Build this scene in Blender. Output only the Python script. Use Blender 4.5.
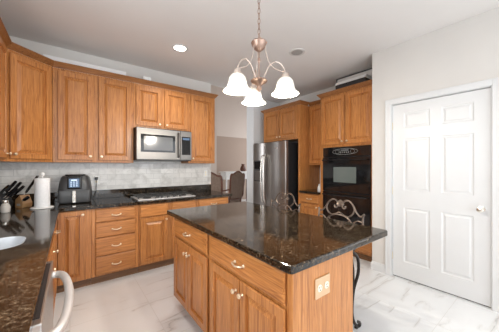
import bpy, bmesh, math, random
from mathutils import Vector, Matrix
PI = math.pi
random.seed(4)
S = bpy.context.scene
C = S.collection
for o in list(bpy.data.objects):
    bpy.data.objects.remove(o)

# ------------------------------------------------------------ camera
cd = bpy.data.cameras.new('camera'); cam = bpy.data.objects.new('camera', cd); C.objects.link(cam)
cd.sensor_width = 36; cd.lens = 16.954; cd.clip_start = 0.02
cam.location = (0, 0, 1.33); cam.rotation_euler = (PI/2, 0, -math.radians(37.374))
S.camera = cam
# ------------------------------------------------------------ world and exposure
S.view_settings.view_transform = 'Standard'; S.view_settings.look = 'None'
S.view_settings.gamma = 1.0; S.view_settings.exposure = 0.46
S.view_settings.use_curve_mapping = False
W = bpy.data.worlds.new('sky'); S.world = W; W.use_nodes = True
W.node_tree.nodes['Background'].inputs[0].default_value = (0.86, 0.93, 1.0, 1)
W.node_tree.nodes['Background'].inputs[1].default_value = 1.0

# ------------------------------------------------------------ daylight through the windows
def area(name, loc, rot, sx, sy, power, col=(1, 1, 1), spread=PI):
    l = bpy.data.lights.new(name, 'AREA'); l.shape = 'RECTANGLE'; l.size = sx; l.size_y = sy
    l.energy = power; l.color = col; l.spread = spread
    o = bpy.data.objects.new(name, l); C.objects.link(o); o.location = loc; o.rotation_euler = rot
    return o
# patio door behind the camera (in wall_back), window over the sink, added unseen window to brighten the dining room
area('daylight_patio', (1.5, -2.93, 1.25), (PI/2, 0, 0), 4.2, 2.2, 56, (0.93, 0.97, 1.0))
area('daylight_patio_right', (3.95, -1.3, 1.3), (PI/2, 0, PI/2), 1.6, 2.0, 14, (0.93, 0.97, 1.0))
area('daylight_sink', (-0.70, 1.1, 1.6), (PI/2, 0, -PI/2), 1.3, 0.9, 18, (0.9, 0.96, 1.0))
area('daylight_dining_left', (0.16, 4.75, 1.7), (PI/2, 0, -PI/2), 1.0, 1.8, 20, (0.97, 0.98, 1.0))
area('dining_fill', (6.84, 5.9, 1.9), (PI/2, 0, PI/2), 1.8, 2.6, 50, (0.97, 0.98, 1.0))

# ------------------------------------------------------------ materials
def mat(name, col, rough=0.5, metal=0.0, emit=None, estr=0.0, spec=0.5):
    m = bpy.data.materials.new(name); m.use_nodes = True
    b = m.node_tree.nodes['Principled BSDF']
    b.inputs['Base Color'].default_value = (*col, 1); b.inputs['Roughness'].default_value = rough
    b.inputs['Metallic'].default_value = metal; b.inputs['Specular IOR Level'].default_value = spec
    if emit:
        b.inputs['Emission Color'].default_value = (*emit, 1); b.inputs['Emission Strength'].default_value = estr
    return m
def nd(m, t, **kw):
    n = m.node_tree.nodes.new(t)
    for k, v in kw.items():
        if k in n.inputs: n.inputs[k].default_value = v
        else: setattr(n, k, v)
    return n
def lk(m, a, b): m.node_tree.links.new(a, b)
def ramp(m, fac, stops, interp='LINEAR'):
    r = nd(m, 'ShaderNodeValToRGB'); r.color_ramp.interpolation = interp
    e = r.color_ramp.elements
    while len(e) < len(stops): e.new(0.5)
    for i, (p, c) in enumerate(stops):
        e[i].position = p; e[i].color = (*c, 1) if len(c) == 3 else c
    lk(m, fac, r.inputs[0]); return r.outputs[0]
def mixc(m, fac, a, b, mode='MIX'):
    n = nd(m, 'ShaderNodeMix'); n.data_type = 'RGBA'; n.blend_type = mode
    for i, v in ((0, fac), (6, a), (7, b)):
        if hasattr(v, 'links'): lk(m, v, n.inputs[i])
        else: n.inputs[i].default_value = v if i == 0 else (*v, 1)
    return n.outputs[2]
def subtle(m, scale, c1, c2, rough=None):
    n = nd(m, 'ShaderNodeTexNoise', Scale=scale, Detail=4.0)
    tc = nd(m, 'ShaderNodeTexCoord'); lk(m, tc.outputs['Object'], n.inputs['Vector'])
    lk(m, ramp(m, n.outputs[0], [(0.3, c1), (0.7, c2)]), m.node_tree.nodes['Principled BSDF'].inputs['Base Color'])
    return m

def oak(name, stretch, dark=(0.30, 0.108, 0.030), mid=(0.49, 0.198, 0.056), light=(0.60, 0.275, 0.092)):
    m = mat(name, mid, 0.32)
    b = m.node_tree.nodes['Principled BSDF']
    tc = nd(m, 'ShaderNodeTexCoord'); oi = nd(m, 'ShaderNodeObjectInfo')
    add = nd(m, 'ShaderNodeVectorMath', operation='MULTIPLY_ADD')
    comb = nd(m, 'ShaderNodeCombineXYZ')
    for k in range(3): lk(m, oi.outputs['Random'], comb.inputs[k])
    lk(m, comb.outputs[0], add.inputs[0]); add.inputs[1].default_value = (7.3, 3.1, 5.7); lk(m, tc.outputs['Object'], add.inputs[2])
    mp = nd(m, 'ShaderNodeMapping'); mp.inputs['Scale'].default_value = stretch
    lk(m, add.outputs[0], mp.inputs[0])
    n1 = nd(m, 'ShaderNodeTexNoise', Scale=1.0, Detail=5.0, Roughness=0.6, Distortion=1.4); lk(m, mp.outputs[0], n1.inputs['Vector'])
    mp2 = nd(m, 'ShaderNodeMapping'); mp2.inputs['Scale'].default_value = tuple(v*0.13 for v in stretch)
    lk(m, add.outputs[0], mp2.inputs[0])
    n2 = nd(m, 'ShaderNodeTexNoise', Scale=1.0, Detail=2.0, Distortion=1.2); lk(m, mp2.outputs[0], n2.inputs['Vector'])
    w = nd(m, 'ShaderNodeMath', operation='PINGPONG'); mul = nd(m, 'ShaderNodeMath', operation='MULTIPLY')
    lk(m, n2.outputs[0], mul.inputs[0]); mul.inputs[1].default_value = 9.0
    lk(m, mul.outputs[0], w.inputs[0]); w.inputs[1].default_value = 1.0
    g1 = ramp(m, n1.outputs[0], [(0.30, dark), (0.52, mid), (0.72, light)])
    g2 = ramp(m, w.outputs[0], [(0.0, (0.62, 0.52, 0.44)), (0.14, (0.98, 0.98, 0.98)), (1.0, (1.03, 1.03, 1.03))])
    c = mixc(m, 0.75, g1, g2, 'MULTIPLY')
    # each board a slightly different tone
    hs = nd(m, 'ShaderNodeHueSaturation'); mr = nd(m, 'ShaderNodeMapRange')
    mr.inputs[3].default_value = 0.90; mr.inputs[4].default_value = 1.10
    lk(m, oi.outputs['Random'], mr.inputs[0]); lk(m, mr.outputs[0], hs.inputs['Value']); lk(m, c, hs.inputs['Color'])
    lk(m, hs.outputs[0], b.inputs['Base Color'])
    bp = nd(m, 'ShaderNodeBump', Strength=0.08, Distance=0.002); lk(m, n1.outputs[0], bp.inputs['Height']); lk(m, bp.outputs[0], b.inputs['Normal'])
    return m
OAKV = oak('oak_upright_grain', (75, 75, 3.5))
OAKH = oak('oak_level_grain', (3.5, 75, 75))
OAKC = oak('oak_crown_shaded', (3.5, 75, 75), (0.20, 0.075, 0.022), (0.32, 0.13, 0.042), (0.40, 0.18, 0.065))  # same oak, darker: shade on the downward-facing crown put into the colour
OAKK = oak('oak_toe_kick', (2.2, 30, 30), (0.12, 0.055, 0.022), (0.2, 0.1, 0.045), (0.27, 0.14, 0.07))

def granite():
    m = mat('black_brown_granite', (0.02, 0.017, 0.014), 0.07, spec=0.45)
    b = m.node_tree.nodes['Principled BSDF']; tc = nd(m, 'ShaderNodeTexCoord')
    v = nd(m, 'ShaderNodeTexVoronoi', Scale=230.0); lk(m, tc.outputs['Object'], v.inputs['Vector'])
    n = nd(m, 'ShaderNodeTexNoise', Scale=62.0, Detail=8.0, Roughness=0.85); lk(m, tc.outputs['Object'], n.inputs['Vector'])
    n2 = nd(m, 'ShaderNodeTexNoise', Scale=9.0, Detail=3.0); lk(m, tc.outputs['Object'], n2.inputs['Vector'])
    s = nd(m, 'ShaderNodeSeparateColor'); lk(m, v.outputs['Color'], s.inputs[0])
    c1 = ramp(m, s.outputs[0], [(0.0, (0.006, 0.006, 0.006)), (0.62, (0.012, 0.010, 0.008)), (0.82, (0.07, 0.045, 0.026)), (1.0, (0.20, 0.14, 0.09))])
    c2 = ramp(m, n.outputs[0], [(0.44, (0.004, 0.004, 0.004)), (0.51, (0.030, 0.021, 0.014)), (0.57, (0.17, 0.12, 0.075)), (0.64, (0.50, 0.38, 0.26))])
    c = mixc(m, 0.7, c1, c2)
    c = mixc(m, 1.0, c, ramp(m, n2.outputs[0], [(0.3, (0.30, 0.30, 0.30)), (0.7, (0.75, 0.70, 0.65))]), 'MULTIPLY')
    lk(m, c, b.inputs['Base Color'])
    return m
GRAN = granite()

def brick_nodes(m, vec, w, h, mortar, off=0.5):
    br = nd(m, 'ShaderNodeTexBrick'); br.offset = off
    br.inputs['Scale'].default_value = 1.0; br.inputs['Brick Width'].default_value = w; br.inputs['Row Height'].default_value = h
    br.inputs['Mortar Size'].default_value = mortar; br.inputs['Mortar Smooth'].default_value = 0.1
    br.inputs['Color1'].default_value = (0, 0, 0, 1); br.inputs['Color2'].default_value = (1, 1, 1, 1)
    br.inputs['Mortar'].default_value = (0.5, 0.5, 0.5, 1)
    lk(m, vec, br.inputs['Vector']); return br
def floor_mat():
    m = mat('marble_tile_floor', (0.8, 0.8, 0.8), 0.28)
    b = m.node_tree.nodes['Principled BSDF']; tc = nd(m, 'ShaderNodeTexCoord')
    br = brick_nodes(m, tc.outputs['Object'], 0.61, 0.61, 0.0022, 0.0)
    # the marble figure is shifted from tile to tile
    sh = nd(m, 'ShaderNodeVectorMath', operation='MULTIPLY_ADD'); lk(m, br.outputs['Color'], sh.inputs[0]); sh.inputs[1].default_value = (3, 5, 2); lk(m, tc.outputs['Object'], sh.inputs[2])
    mp = nd(m, 'ShaderNodeMapping'); mp.inputs['Rotation'].default_value = (0, 0, math.radians(32)); mp.inputs['Scale'].default_value = (0.7, 3.6, 1)
    lk(m, sh.outputs[0], mp.inputs[0])
    n = nd(m, 'ShaderNodeTexNoise', Scale=1.3, Detail=5.0, Roughness=0.45, Distortion=0.25); lk(m, mp.outputs[0], n.inputs['Vector'])
    a = nd(m, 'ShaderNodeMath', operation='SUBTRACT'); lk(m, n.outputs[0], a.inputs[0]); a.inputs[1].default_value = 0.5
    ab = nd(m, 'ShaderNodeMath', operation='ABSOLUTE'); lk(m, a.outputs[0], ab.inputs[0])
    vein = ramp(m, ab.outputs[0], [(0.0, (0.52, 0.52, 0.52)), (0.007, (0.72, 0.71, 0.70)), (0.04, (0.84, 0.85, 0.86)), (0.3, (0.86, 0.87, 0.88))])
    n2 = nd(m, 'ShaderNodeTexNoise', Scale=2.2, Detail=3.0); lk(m, sh.outputs[0], n2.inputs['Vector'])
    gate = ramp(m, n2.outputs[0], [(0.46, (0, 0, 0)), (0.56, (1, 1, 1))])
    c = mixc(m, gate, (0.85, 0.86, 0.87), vein)
    cl = nd(m, 'ShaderNodeTexNoise', Scale=2.0, Detail=2.0); lk(m, tc.outputs['Object'], cl.inputs['Vector'])
    c = mixc(m, 1.0, c, ramp(m, cl.outputs[0], [(0.35, (0.93, 0.93, 0.93)), (0.65, (1, 1, 1))]), 'MULTIPLY')
    c = mixc(m, br.outputs['Fac'], c, (0.70, 0.70, 0.69))
    lk(m, c, b.inputs['Base Color']); return m
FLOOR = floor_mat()
def tile_mat(axis):
    m = mat('marble_subway_tile_' + axis, (0.7, 0.7, 0.7), 0.2)
    b = m.node_tree.nodes['Principled BSDF']; tc = nd(m, 'ShaderNodeTexCoord')
    sp = nd(m, 'ShaderNodeSeparateXYZ'); cb = nd(m, 'ShaderNodeCombineXYZ'); lk(m, tc.outputs['Object'], sp.inputs[0])
    lk(m, sp.outputs[0 if axis == 'x' else 1], cb.inputs[0]); lk(m, sp.outputs[2], cb.inputs[1])
    br = brick_nodes(m, cb.outputs[0], 0.20, 0.076, 0.0022)
    n = nd(m, 'ShaderNodeTexNoise', Scale=7.0, Detail=6.0, Roughness=0.65, Distortion=0.8); lk(m, tc.outputs['Object'], n.inputs['Vector'])
    c = ramp(m, n.outputs[0], [(0.32, (0.52, 0.505, 0.485)), (0.5, (0.70, 0.69, 0.67)), (0.7, (0.80, 0.79, 0.77))])
    tone = ramp(m, br.outputs['Color'], [(0.0, (0.86, 0.855, 0.85)), (1.0, (1.08, 1.08, 1.08))])
    c = mixc(m, 1.0, c, tone, 'MULTIPLY')
    c = mixc(m, br.outputs['Fac'], c, (0.50, 0.495, 0.485))
    lk(m, c, b.inputs['Base Color'])
    bp = nd(m, 'ShaderNodeBump', Strength=0.3, Distance=0.002); bp.invert = True; lk(m, br.outputs['Fac'], bp.inputs['Height']); lk(m, bp.outputs[0], b.inputs['Normal'])
    return m
TILEX = tile_mat('x'); TILEY = tile_mat('y')
WALL = subtle(mat('warm_white_paint', (0.7, 0.68, 0.65), 0.75), 3, (0.675, 0.655, 0.63), (0.70, 0.68, 0.655))
CEIL = subtle(mat('ceiling_paint', (0.7, 0.69, 0.68), 0.85), 2, (0.79, 0.765, 0.745), (0.81, 0.785, 0.765))
TRIM = subtle(mat('white_gloss_paint', (0.85, 0.85, 0.85), 0.35), 4, (0.71, 0.72, 0.73), (0.73, 0.74, 0.75))
BLACKGAP = mat('dark_gap', (0.02, 0.02, 0.02), 0.8)
def two_tone():
    m = mat('two_tone_paint', (0.5, 0.45, 0.4), 0.8); tc = nd(m, 'ShaderNodeTexCoord'); sp = nd(m, 'ShaderNodeSeparateXYZ')
    lk(m, tc.outputs['Object'], sp.inputs[0]); g = nd(m, 'ShaderNodeMath', operation='GREATER_THAN'); lk(m, sp.outputs[2], g.inputs[0]); g.inputs[1].default_value = 2.44
    lk(m, mixc(m, g.outputs[0], (0.40, 0.31, 0.255), (0.60, 0.52, 0.465)), m.node_tree.nodes['Principled BSDF'].inputs['Base Color']); return m
TWOTONE = two_tone()
BEIGE = subtle(mat('beige_paint', (0.58, 0.5, 0.44), 0.8), 3, (0.56, 0.485, 0.425), (0.59, 0.51, 0.45))
def steel(name, col=(0.50, 0.485, 0.47), rough=0.26, axis=(1, 1, 60)):
    m = mat(name, col, rough, 1.0); b = m.node_tree.nodes['Principled BSDF']; tc = nd(m, 'ShaderNodeTexCoord')
    mp = nd(m, 'ShaderNodeMapping'); mp.inputs['Scale'].default_value = axis; lk(m, tc.outputs['Object'], mp.inputs[0])
    n = nd(m, 'ShaderNodeTexNoise', Scale=6.0, Detail=3.0); lk(m, mp.outputs[0], n.inputs['Vector'])
    lk(m, ramp(m, n.outputs[0], [(0.3, (rough-.06,)*3), (0.7, (rough+.08,)*3)]), b.inputs['Roughness'])
    lk(m, ramp(m, n.outputs[0], [(0.3, tuple(c*.94 for c in col)), (0.7, tuple(min(1, c*1.05) for c in col))]), b.inputs['Base Color'])
    return m
STEEL = steel('brushed_stainless', axis=(1, 1, 60), rough=0.33); STEELD = steel('dark_stainless', (0.33, 0.315, 0.30), 0.30)
STEELR = steel('fridge_stainless', (0.39, 0.37, 0.355), 0.36, (40, 40, .6))
MWSTEEL = steel('microwave_stainless', (0.21, 0.20, 0.19), 0.40, (60, 1, 1))
SATIN = subtle(mat('satin_bar_handle', (0.62, 0.60, 0.59), 0.42, 0.55), 20, (0.60, 0.58, 0.57), (0.66, 0.64, 0.63))
CHROME = subtle(mat('satin_nickel', (0.82, 0.78, 0.72), 0.22, 0.9), 20, (0.80, 0.76, 0.70), (0.86, 0.82, 0.76))
IVORY = subtle(mat('pale_brass_handle', (0.8, 0.66, 0.48), 0.28, 0.6), 20, (0.76, 0.61, 0.43), (0.84, 0.70, 0.52))
BLK = subtle(mat('black_gloss', (0.008, 0.008, 0.009), 0.06), 10, (0.007, 0.007, 0.008), (0.010, 0.010, 0.011))
BLKM = subtle(mat('black_satin', (0.02, 0.02, 0.022), 0.38), 10, (0.018, 0.018, 0.02), (0.024, 0.024, 0.026))
IRON = subtle(mat('cast_iron', (0.03, 0.03, 0.03), 0.5, 0.3), 30, (0.022, 0.022, 0.022), (0.04, 0.038, 0.036))
GLASSW = subtle(mat('oven_window_glass', (0.13, 0.15, 0.14), 0.06), 3, (0.12, 0.145, 0.135), (0.15, 0.165, 0.155))
MWGLASS = subtle(mat('mesh_window', (0.12, 0.12, 0.12), 0.12), 3, (0.11, 0.11, 0.115), (0.14, 0.14, 0.14))
CREAM = subtle(mat('marking_print', (0.45, 0.45, 0.43), 0.4), 5, (0.42, 0.42, 0.4), (0.48, 0.48, 0.46))
DARKGREY = subtle(mat('charcoal_plastic', (0.05, 0.05, 0.052), 0.35), 20, (0.045, 0.045, 0.047), (0.06, 0.06, 0.062))
FRSIDE = subtle(mat('fridge_side_paint', (0.014, 0.014, 0.015), 0.4), 20, (0.012, 0.012, 0.013), (0.017, 0.017, 0.018))
WHITEP = subtle(mat('white_plastic', (0.8, 0.8, 0.79), 0.35), 10, (0.78, 0.78, 0.77), (0.83, 0.83, 0.82))
PAPER = subtle(mat('white_paper', (0.85, 0.85, 0.86), 0.9), 60, (0.82, 0.82, 0.83), (0.88, 0.88, 0.89))
BEECH = subtle(mat('light_block_wood', (0.5, 0.3, 0.14), 0.4), 12, (0.42, 0.22, 0.09), (0.56, 0.32, 0.15))
COPPER = subtle(mat('aged_copper_finish', (0.55, 0.36, 0.28), 0.35, 0.65), 25, (0.34, 0.225, 0.175), (0.46, 0.32, 0.26))
PALECOP = subtle(mat('pale_copper_finish', (0.7, 0.58, 0.5), 0.35, 0.5), 25, (0.50, 0.41, 0.36), (0.62, 0.53, 0.47))
PEWTER = subtle(mat('antique_pewter_iron', (0.15, 0.11, 0.09), 0.38, 0.6), 30, (0.07, 0.05, 0.04), (0.19, 0.145, 0.115))
DARKIRON = subtle(mat('dark_bronze_iron', (0.03, 0.025, 0.022), 0.4, 0.5), 30, (0.022, 0.018, 0.016), (0.045, 0.037, 0.032))
SEATF = subtle(mat('olive_seat_fabric', (0.16, 0.14, 0.10), 0.9), 60, (0.12, 0.105, 0.075), (0.2, 0.175, 0.13))
TAUPE = subtle(mat('taupe_upholstery', (0.22, 0.17, 0.14), 0.9), 40, (0.14, 0.095, 0.072), (0.21, 0.15, 0.115))
DWOOD = subtle(mat('dark_cherry_wood', (0.10, 0.035, 0.02), 0.3), 15, (0.07, 0.025, 0.014), (0.14, 0.05, 0.028))
LED = mat('lamp_lens', (1, 1, 1), 0.5, emit=(1.0, 0.93, 0.80), estr=6.0)
SCREEN = mat('backlit_display', (0.02, 0.03, 0.05), 0.15, emit=(0.35, 0.55, 0.85), estr=0.25)
ICON = mat('backlit_icons', (0.5, 0.6, 0.7), 0.3, emit=(0.6, 0.75, 0.95), estr=0.7)
SHADE = mat('lit_frosted_glass', (0.78, 0.74, 0.66), 0.35, emit=(1.0, 0.90, 0.74), estr=0.22)
BRASSY = subtle(mat('brass_hinge', (0.75, 0.62, 0.4), 0.3, 0.8), 20, (0.7, 0.58, 0.38), (0.8, 0.67, 0.45))
PLATE = subtle(mat('tan_cover_plate', (0.62, 0.42, 0.25), 0.4), 10, (0.60, 0.40, 0.235), (0.64, 0.44, 0.265))
IVP = subtle(mat('ivory_plastic', (0.85, 0.78, 0.62), 0.35), 10, (0.84, 0.77, 0.61), (0.88, 0.81, 0.66))
GREYP = subtle(mat('grey_speaker_grille', (0.42, 0.40, 0.38), 0.6), 90, (0.36, 0.345, 0.33), (0.46, 0.44, 0.42))

# ------------------------------------------------------------ mesh helpers
def obj(name, bm, m, parent=None, loc=None, rot=None, bevel=0, smooth=False, seg=2):
    bmesh.ops.recalc_face_normals(bm, faces=bm.faces)
    me = bpy.data.meshes.new(name); bm.to_mesh(me); bm.free(); me.materials.append(m)
    if smooth:
        for p in me.polygons: p.use_smooth = True
    o = bpy.data.objects.new(name, me); C.objects.link(o)
    if parent: o.parent = parent
    if loc: o.location = loc
    if rot: o.rotation_euler = rot
    if smooth and smooth != 'all':
        try: me.set_sharp_from_angle(angle=math.radians(42))
        except Exception: pass
    if bevel:
        b = o.modifiers.new('bevel', 'BEVEL'); b.width = bevel; b.segments = seg; b.limit_method = 'ANGLE'; b.angle_limit = math.radians(40)
    return o
def tag(o, label, cat, group=None):
    o['label'] = label; o['category'] = cat
    if group: o['group'] = group
    return o
def thing(name, label, cat, loc=(0, 0, 0), rz=0, group=None):
    o = bpy.data.objects.new(name, None); C.objects.link(o); o.empty_display_size = 0.1
    o.location = loc; o.rotation_euler = (0, 0, rz); return tag(o, label, cat, group)
def struct(name, bm, m, **k):
    o = obj(name, bm, m, **k); o['kind'] = 'structure'; return o
def copy_tree(o, parent=None):
    c = o.copy(); C.objects.link(c); c.parent = parent
    for ch in list(o.children): copy_tree(ch, c)
    return c
def B(): return bmesh.new()
def box(bm, x0, x1, y0, y1, z0, z1, M=None):
    vs = [bm.verts.new((x, y, z)) for z in (z0, z1) for y in (y0, y1) for x in (x0, x1)]
    if M:
        for v in vs: v.co = M @ v.co
    for f in ((0, 1, 3, 2), (4, 6, 7, 5), (0, 4, 5, 1), (2, 3, 7, 6), (0, 2, 6, 4), (1, 5, 7, 3)):
        bm.faces.new([vs[i] for i in f])
    return bm
def lathe(bm, prof, seg=32, M=None, cap=True):
    rings = []
    for r, z in prof:
        rings.append([bm.verts.new((r*math.cos(2*PI*k/seg), r*math.sin(2*PI*k/seg), z)) for k in range(seg)])
    if M:
        for rg in rings:
            for v in rg: v.co = M @ v.co
    for a, b in zip(rings, rings[1:]):
        for k in range(seg): bm.faces.new((a[k], a[(k+1) % seg], b[(k+1) % seg], b[k]))
    if cap:
        bm.faces.new(rings[0]); bm.faces.new(rings[-1])
    return bm
def smoothpts(pts, n=6, closed=False):
    P = [Vector(p) for p in pts]; out = []; N = len(P)
    for i in range(N if closed else N-1):
        p0 = P[(i-1) % N] if closed or i > 0 else P[0]; p1 = P[i]; p2 = P[(i+1) % N]; p3 = P[(i+2) % N] if closed or i+2 < N else P[-1]
        for k in range(n):
            t = k/n
            out.append(0.5*((2*p1)+(-p0+p2)*t+(2*p0-5*p1+4*p2-p3)*t*t+(-p0+3*p1-3*p2+p3)*t**3))
    if not closed: out.append(P[-1])
    return out
def tube(bm, pts, r, seg=8, closed=False, sm=6, rfun=None):
    P = smoothpts(pts, sm, closed) if sm else [Vector(p) for p in pts]
    N = len(P); rings = []
    up = Vector((0, 0, 1)); prev = None
    for i, p in enumerate(P):
        if closed: t = P[(i+1) % N]-P[(i-1) % N]
        else: t = P[min(i+1, N-1)]-P[max(i-1, 0)]
        t.normalize()
        if prev is None:
            a = t.cross(up)
            if a.length < 0.2: a = t.cross(Vector((0, 1, 0)))
        else: a = prev-t*prev.dot(t)
        a.normalize(); prev = a; b = t.cross(a)
        rr = rfun(i/(N-1)) if rfun else r
        rings.append([bm.verts.new(p+(a*math.cos(2*PI*k/seg)+b*math.sin(2*PI*k/seg))*rr) for k in range(seg)])
    for i in range(N if closed else N-1):
        a = rings[i]; b = rings[(i+1) % N]
        for k in range(seg): bm.faces.new((a[k], a[(k+1) % seg], b[(k+1) % seg], b[k]))
    if not closed: bm.faces.new(rings[0]); bm.faces.new(rings[-1])
    return bm
def sweep(bm, prof, path, closed=False):
    """profile (out, z) carried along a plan path; 'out' is to the right of travel"""
    P = [Vector((p[0], p[1], 0)) for p in path]; N = len(P); rings = []
    for i, p in enumerate(P):
        d1 = (P[i]-P[i-1]).normalized() if i > 0 else None; d2 = (P[i+1]-P[i]).normalized() if i < N-1 else None
        if d1 is None: d1 = d2
        if d2 is None: d2 = d1
        n1 = Vector((d1.y, -d1.x, 0)); n2 = Vector((d2.y, -d2.x, 0)); n = (n1+n2); n /= max(0.3, n.dot(n1))
        rings.append([bm.verts.new(p+n*o+Vector((0, 0, z))) for o, z in prof])
    K = len(prof)
    for a, b in zip(rings, rings[1:]):
        for k in range(K): bm.faces.new((a[k], a[(k+1) % K], b[(k+1) % K], b[k]))
    bm.faces.new(rings[0]); bm.faces.new(rings[-1]); return bm
def ringpanel(bm, x0, x1, z0, z1, yb, rings):
    """a panel facing -y: back at yb, then rings of (inset, y), the last one filled"""
    loops = []
    for ins, y in [(.009, yb), (.009, yb-.007), (0, yb-.0085)]+list(rings):
        loops.append([bm.verts.new(c) for c in ((x0+ins, y, z0+ins), (x1-ins, y, z0+ins), (x1-ins, y, z1-ins), (x0+ins, y, z1-ins))])
    for a, b in zip(loops, loops[1:]):
        for k in range(4): bm.faces.new((a[k], a[(k+1) % 4], b[(k+1) % 4], b[k]))
    bm.faces.new(loops[0]); bm.faces.new(loops[-1]); return bm
def prism(bm, pts, z0, z1):
    a = [bm.verts.new((x, y, z0)) for x, y in pts]; b = [bm.verts.new((x, y, z1)) for x, y in pts]; n = len(pts)
    for k in range(n): bm.faces.new((a[k], a[(k+1) % n], b[(k+1) % n], b[k]))
    bm.faces.new(a); bm.faces.new(b); return bm
def prismY(bm, pts, y0, y1):
    a = [bm.verts.new((x, y0, z)) for x, z in pts]; b = [bm.verts.new((x, y1, z)) for x, z in pts]; n = len(pts)
    for k in range(n): bm.faces.new((a[k], a[(k+1) % n], b[(k+1) % n], b[k]))
    bm.faces.new(a); bm.faces.new(b); return bm
def rrect(x0, x1, y0, y1, r, n=6):
    out = []
    for cx, cy, a0 in ((x1-r, y0+r, -90), (x1-r, y1-r, 0), (x0+r, y1-r, 90), (x0+r, y0+r, 180)):
        for k in range(n+1):
            a = math.radians(a0+90*k/n); out.append((cx+r*math.cos(a), cy+r*math.sin(a)))
    return out

# ------------------------------------------------------------ the room
ZC = 2.78; XL = -0.76; XD = 3.105; YB = 3.70; XR = 3.83; YR = -3.0
struct('floor', box(B(), XL-.1, 7.0, YR-.1, 9.1, -0.1, 0), FLOOR)
bm = B()
box(bm, XL-.1, 4.1, YR-.1, YB+.06, ZC, ZC+.12); box(bm, 3.0, 4.1, YB+.06, 4.14, ZC, ZC+.12)
struct('ceiling', bm, CEIL)
struct('ceiling_dining', box(B(), 0, 7.0, YB+.06, 9.1, 5.0, 5.1), CEIL)
# left wall with the opening of the sink window
bm = B()
box(bm, XL-.12, XL, YR-.1, 0.4, 0, ZC); box(bm, XL-.12, XL, 1.8, YB+.12, 0, ZC)
box(bm, XL-.12, XL, 0.4, 1.8, 0, 1.12); box(bm, XL-.12, XL, 0.4, 1.8, 2.1, ZC)
struct('wall_left', bm, WALL)
def window(n, loc, rz, w, h):
    r = thing('window_%d' % n, '', 'window', loc, rz); del r['label']; del r['category']; r['kind'] = 'structure'
    bm = B(); t = 0.05
    box(bm, -w/2, w/2, -.04, .04, -h/2, -h/2+t); box(bm, -w/2, w/2, -.04, .04, h/2-t, h/2)
    for x in (-w/2+t/2, 0, w/2-t/2): box(bm, x-t/2, x+t/2, -.04, .04, -h/2+t, h/2-t)
    obj('window_frame', bm, TRIM, r)
window(1, (XL-.06, 1.1, 1.61), PI/2, 1.4, 0.98)
struct('wall_far', box(B(), XL, 1.968, YB, YB+.12, 0, 5.0), WALL)
struct('wall_far_return', box(B(), 2.6, 3.89, 6.9, 7.6, 0, 5.0), BEIGE)
# wall behind the camera with the patio door opening
bm = B()
box(bm, XL-.1, -.7, YR-.12, YR, 0, ZC); box(bm, 3.7, 4.1, YR-.12, YR, 0, ZC); box(bm, -.7, 3.7, YR-.12, YR, 2.4, ZC)
struct('wall_behind', bm, WALL)
window(2, (1.5, YR-.06, 1.2), 0, 4.4, 2.4)
# door wall, running back past the door then opening to the breakfast corner
DY0, DY1, DZ = 0.375, 1.212, 2.062
bm = B()
box(bm, XD, XD+.12, DY1+.02, 1.452, 0, ZC); box(bm, XD, XD+.12, -0.3, DY0-.02, 0, ZC); box(bm, XD, XD+.12, DY0-.02, DY1+.02, DZ+.015, ZC)
struct('wall_right', bm, WALL)
struct('wall_right_return', box(B(), XD+.12, 3.99, 1.36, 1.452, 0, ZC), WALL)
struct('wall_corner', box(B(), XD+.12, 4.1, -0.3, -0.2, 0, ZC), WALL)
bm = B(); box(bm, 4.0, 4.1, YR, -2.2, 0, ZC); box(bm, 4.0, 4.1, -0.4, -0.3, 0, ZC); box(bm, 4.0, 4.1, -2.2, -.4, 2.4, ZC); box(bm, 4.0, 4.1, -2.2, -.4, 0, .2)
struct('wall_breakfast', bm, WALL)
window(3, (4.05, -1.3, 1.3), PI/2, 1.8, 2.2)
struct('wall_pantry', box(B(), XD+.75, XD+.85, -0.2, 1.36, 0, ZC), WALL)
struct('wall_recess', box(B(), XR, XR+.12, 1.452, 4.14, 0, ZC), WALL)
struct('wall_stub', box(B(), 3.085, XR, 3.90, 4.14, 0, ZC), TRIM)
struct('wall_dining_far', box(B(), 0, 7.0, 7.6, 7.7, 0, 5.0), TWOTONE)
bm = B(); box(bm, 0, .1, YB+.12, 4.15, 0, 5.0); box(bm, 0, .1, 5.35, 7.6, 0, 5.0); box(bm, 0, .1, 4.15, 5.35, 0, .7); box(bm, 0, .1, 4.15, 5.35, 2.7, 5)
struct('wall_dining_left', bm, TWOTONE)
window(5, (.05, 4.75, 1.7), PI/2, 1.2, 2.0)
bm = B(); box(bm, 6.9, 7.0, 4.0, 4.9, 0, 5.0); box(bm, 6.9, 7.0, 6.9, 7.6, 0, 5.0); box(bm, 6.9, 7.0, 4.9, 6.9, 0, .5); box(bm, 6.9, 7.0, 4.9, 6.9, 3.3, 5)
struct('wall_dining_right', bm, TWOTONE)
window(4, (6.95, 5.9, 1.9), PI/2, 2.0, 2.8)  # added window, out of view, for the dining room fill light
struct('wall_dining_near', box(B(), XR+.12, 7.0, 4.04, 4.14, 0, 5.0), TWOTONE)
struct('wall_dining_header', box(B(), 1.968, XR+.12, YB+.06, YB+.12, ZC+.12, 5.0), WALL)

# casing, baseboard
CAS = 0.062
bm = B()
def casing(bm, y0, y1, z0, z1): box(bm, XD-.016, XD, y0, y1, z0, z1)
prof = [(0, 0), (0.016, 0), (0.016, .05), (0.010, .062), (0, .062)]
for y0, y1 in ((DY0-.012-CAS, DY0-.012), (DY1+.012, DY1+.012+CAS)):
    casing(bm, y0, y1, 0, DZ+.012+CAS)
casing(bm, DY0-.012, DY1+.012, DZ+.012, DZ+.012+CAS)
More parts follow.
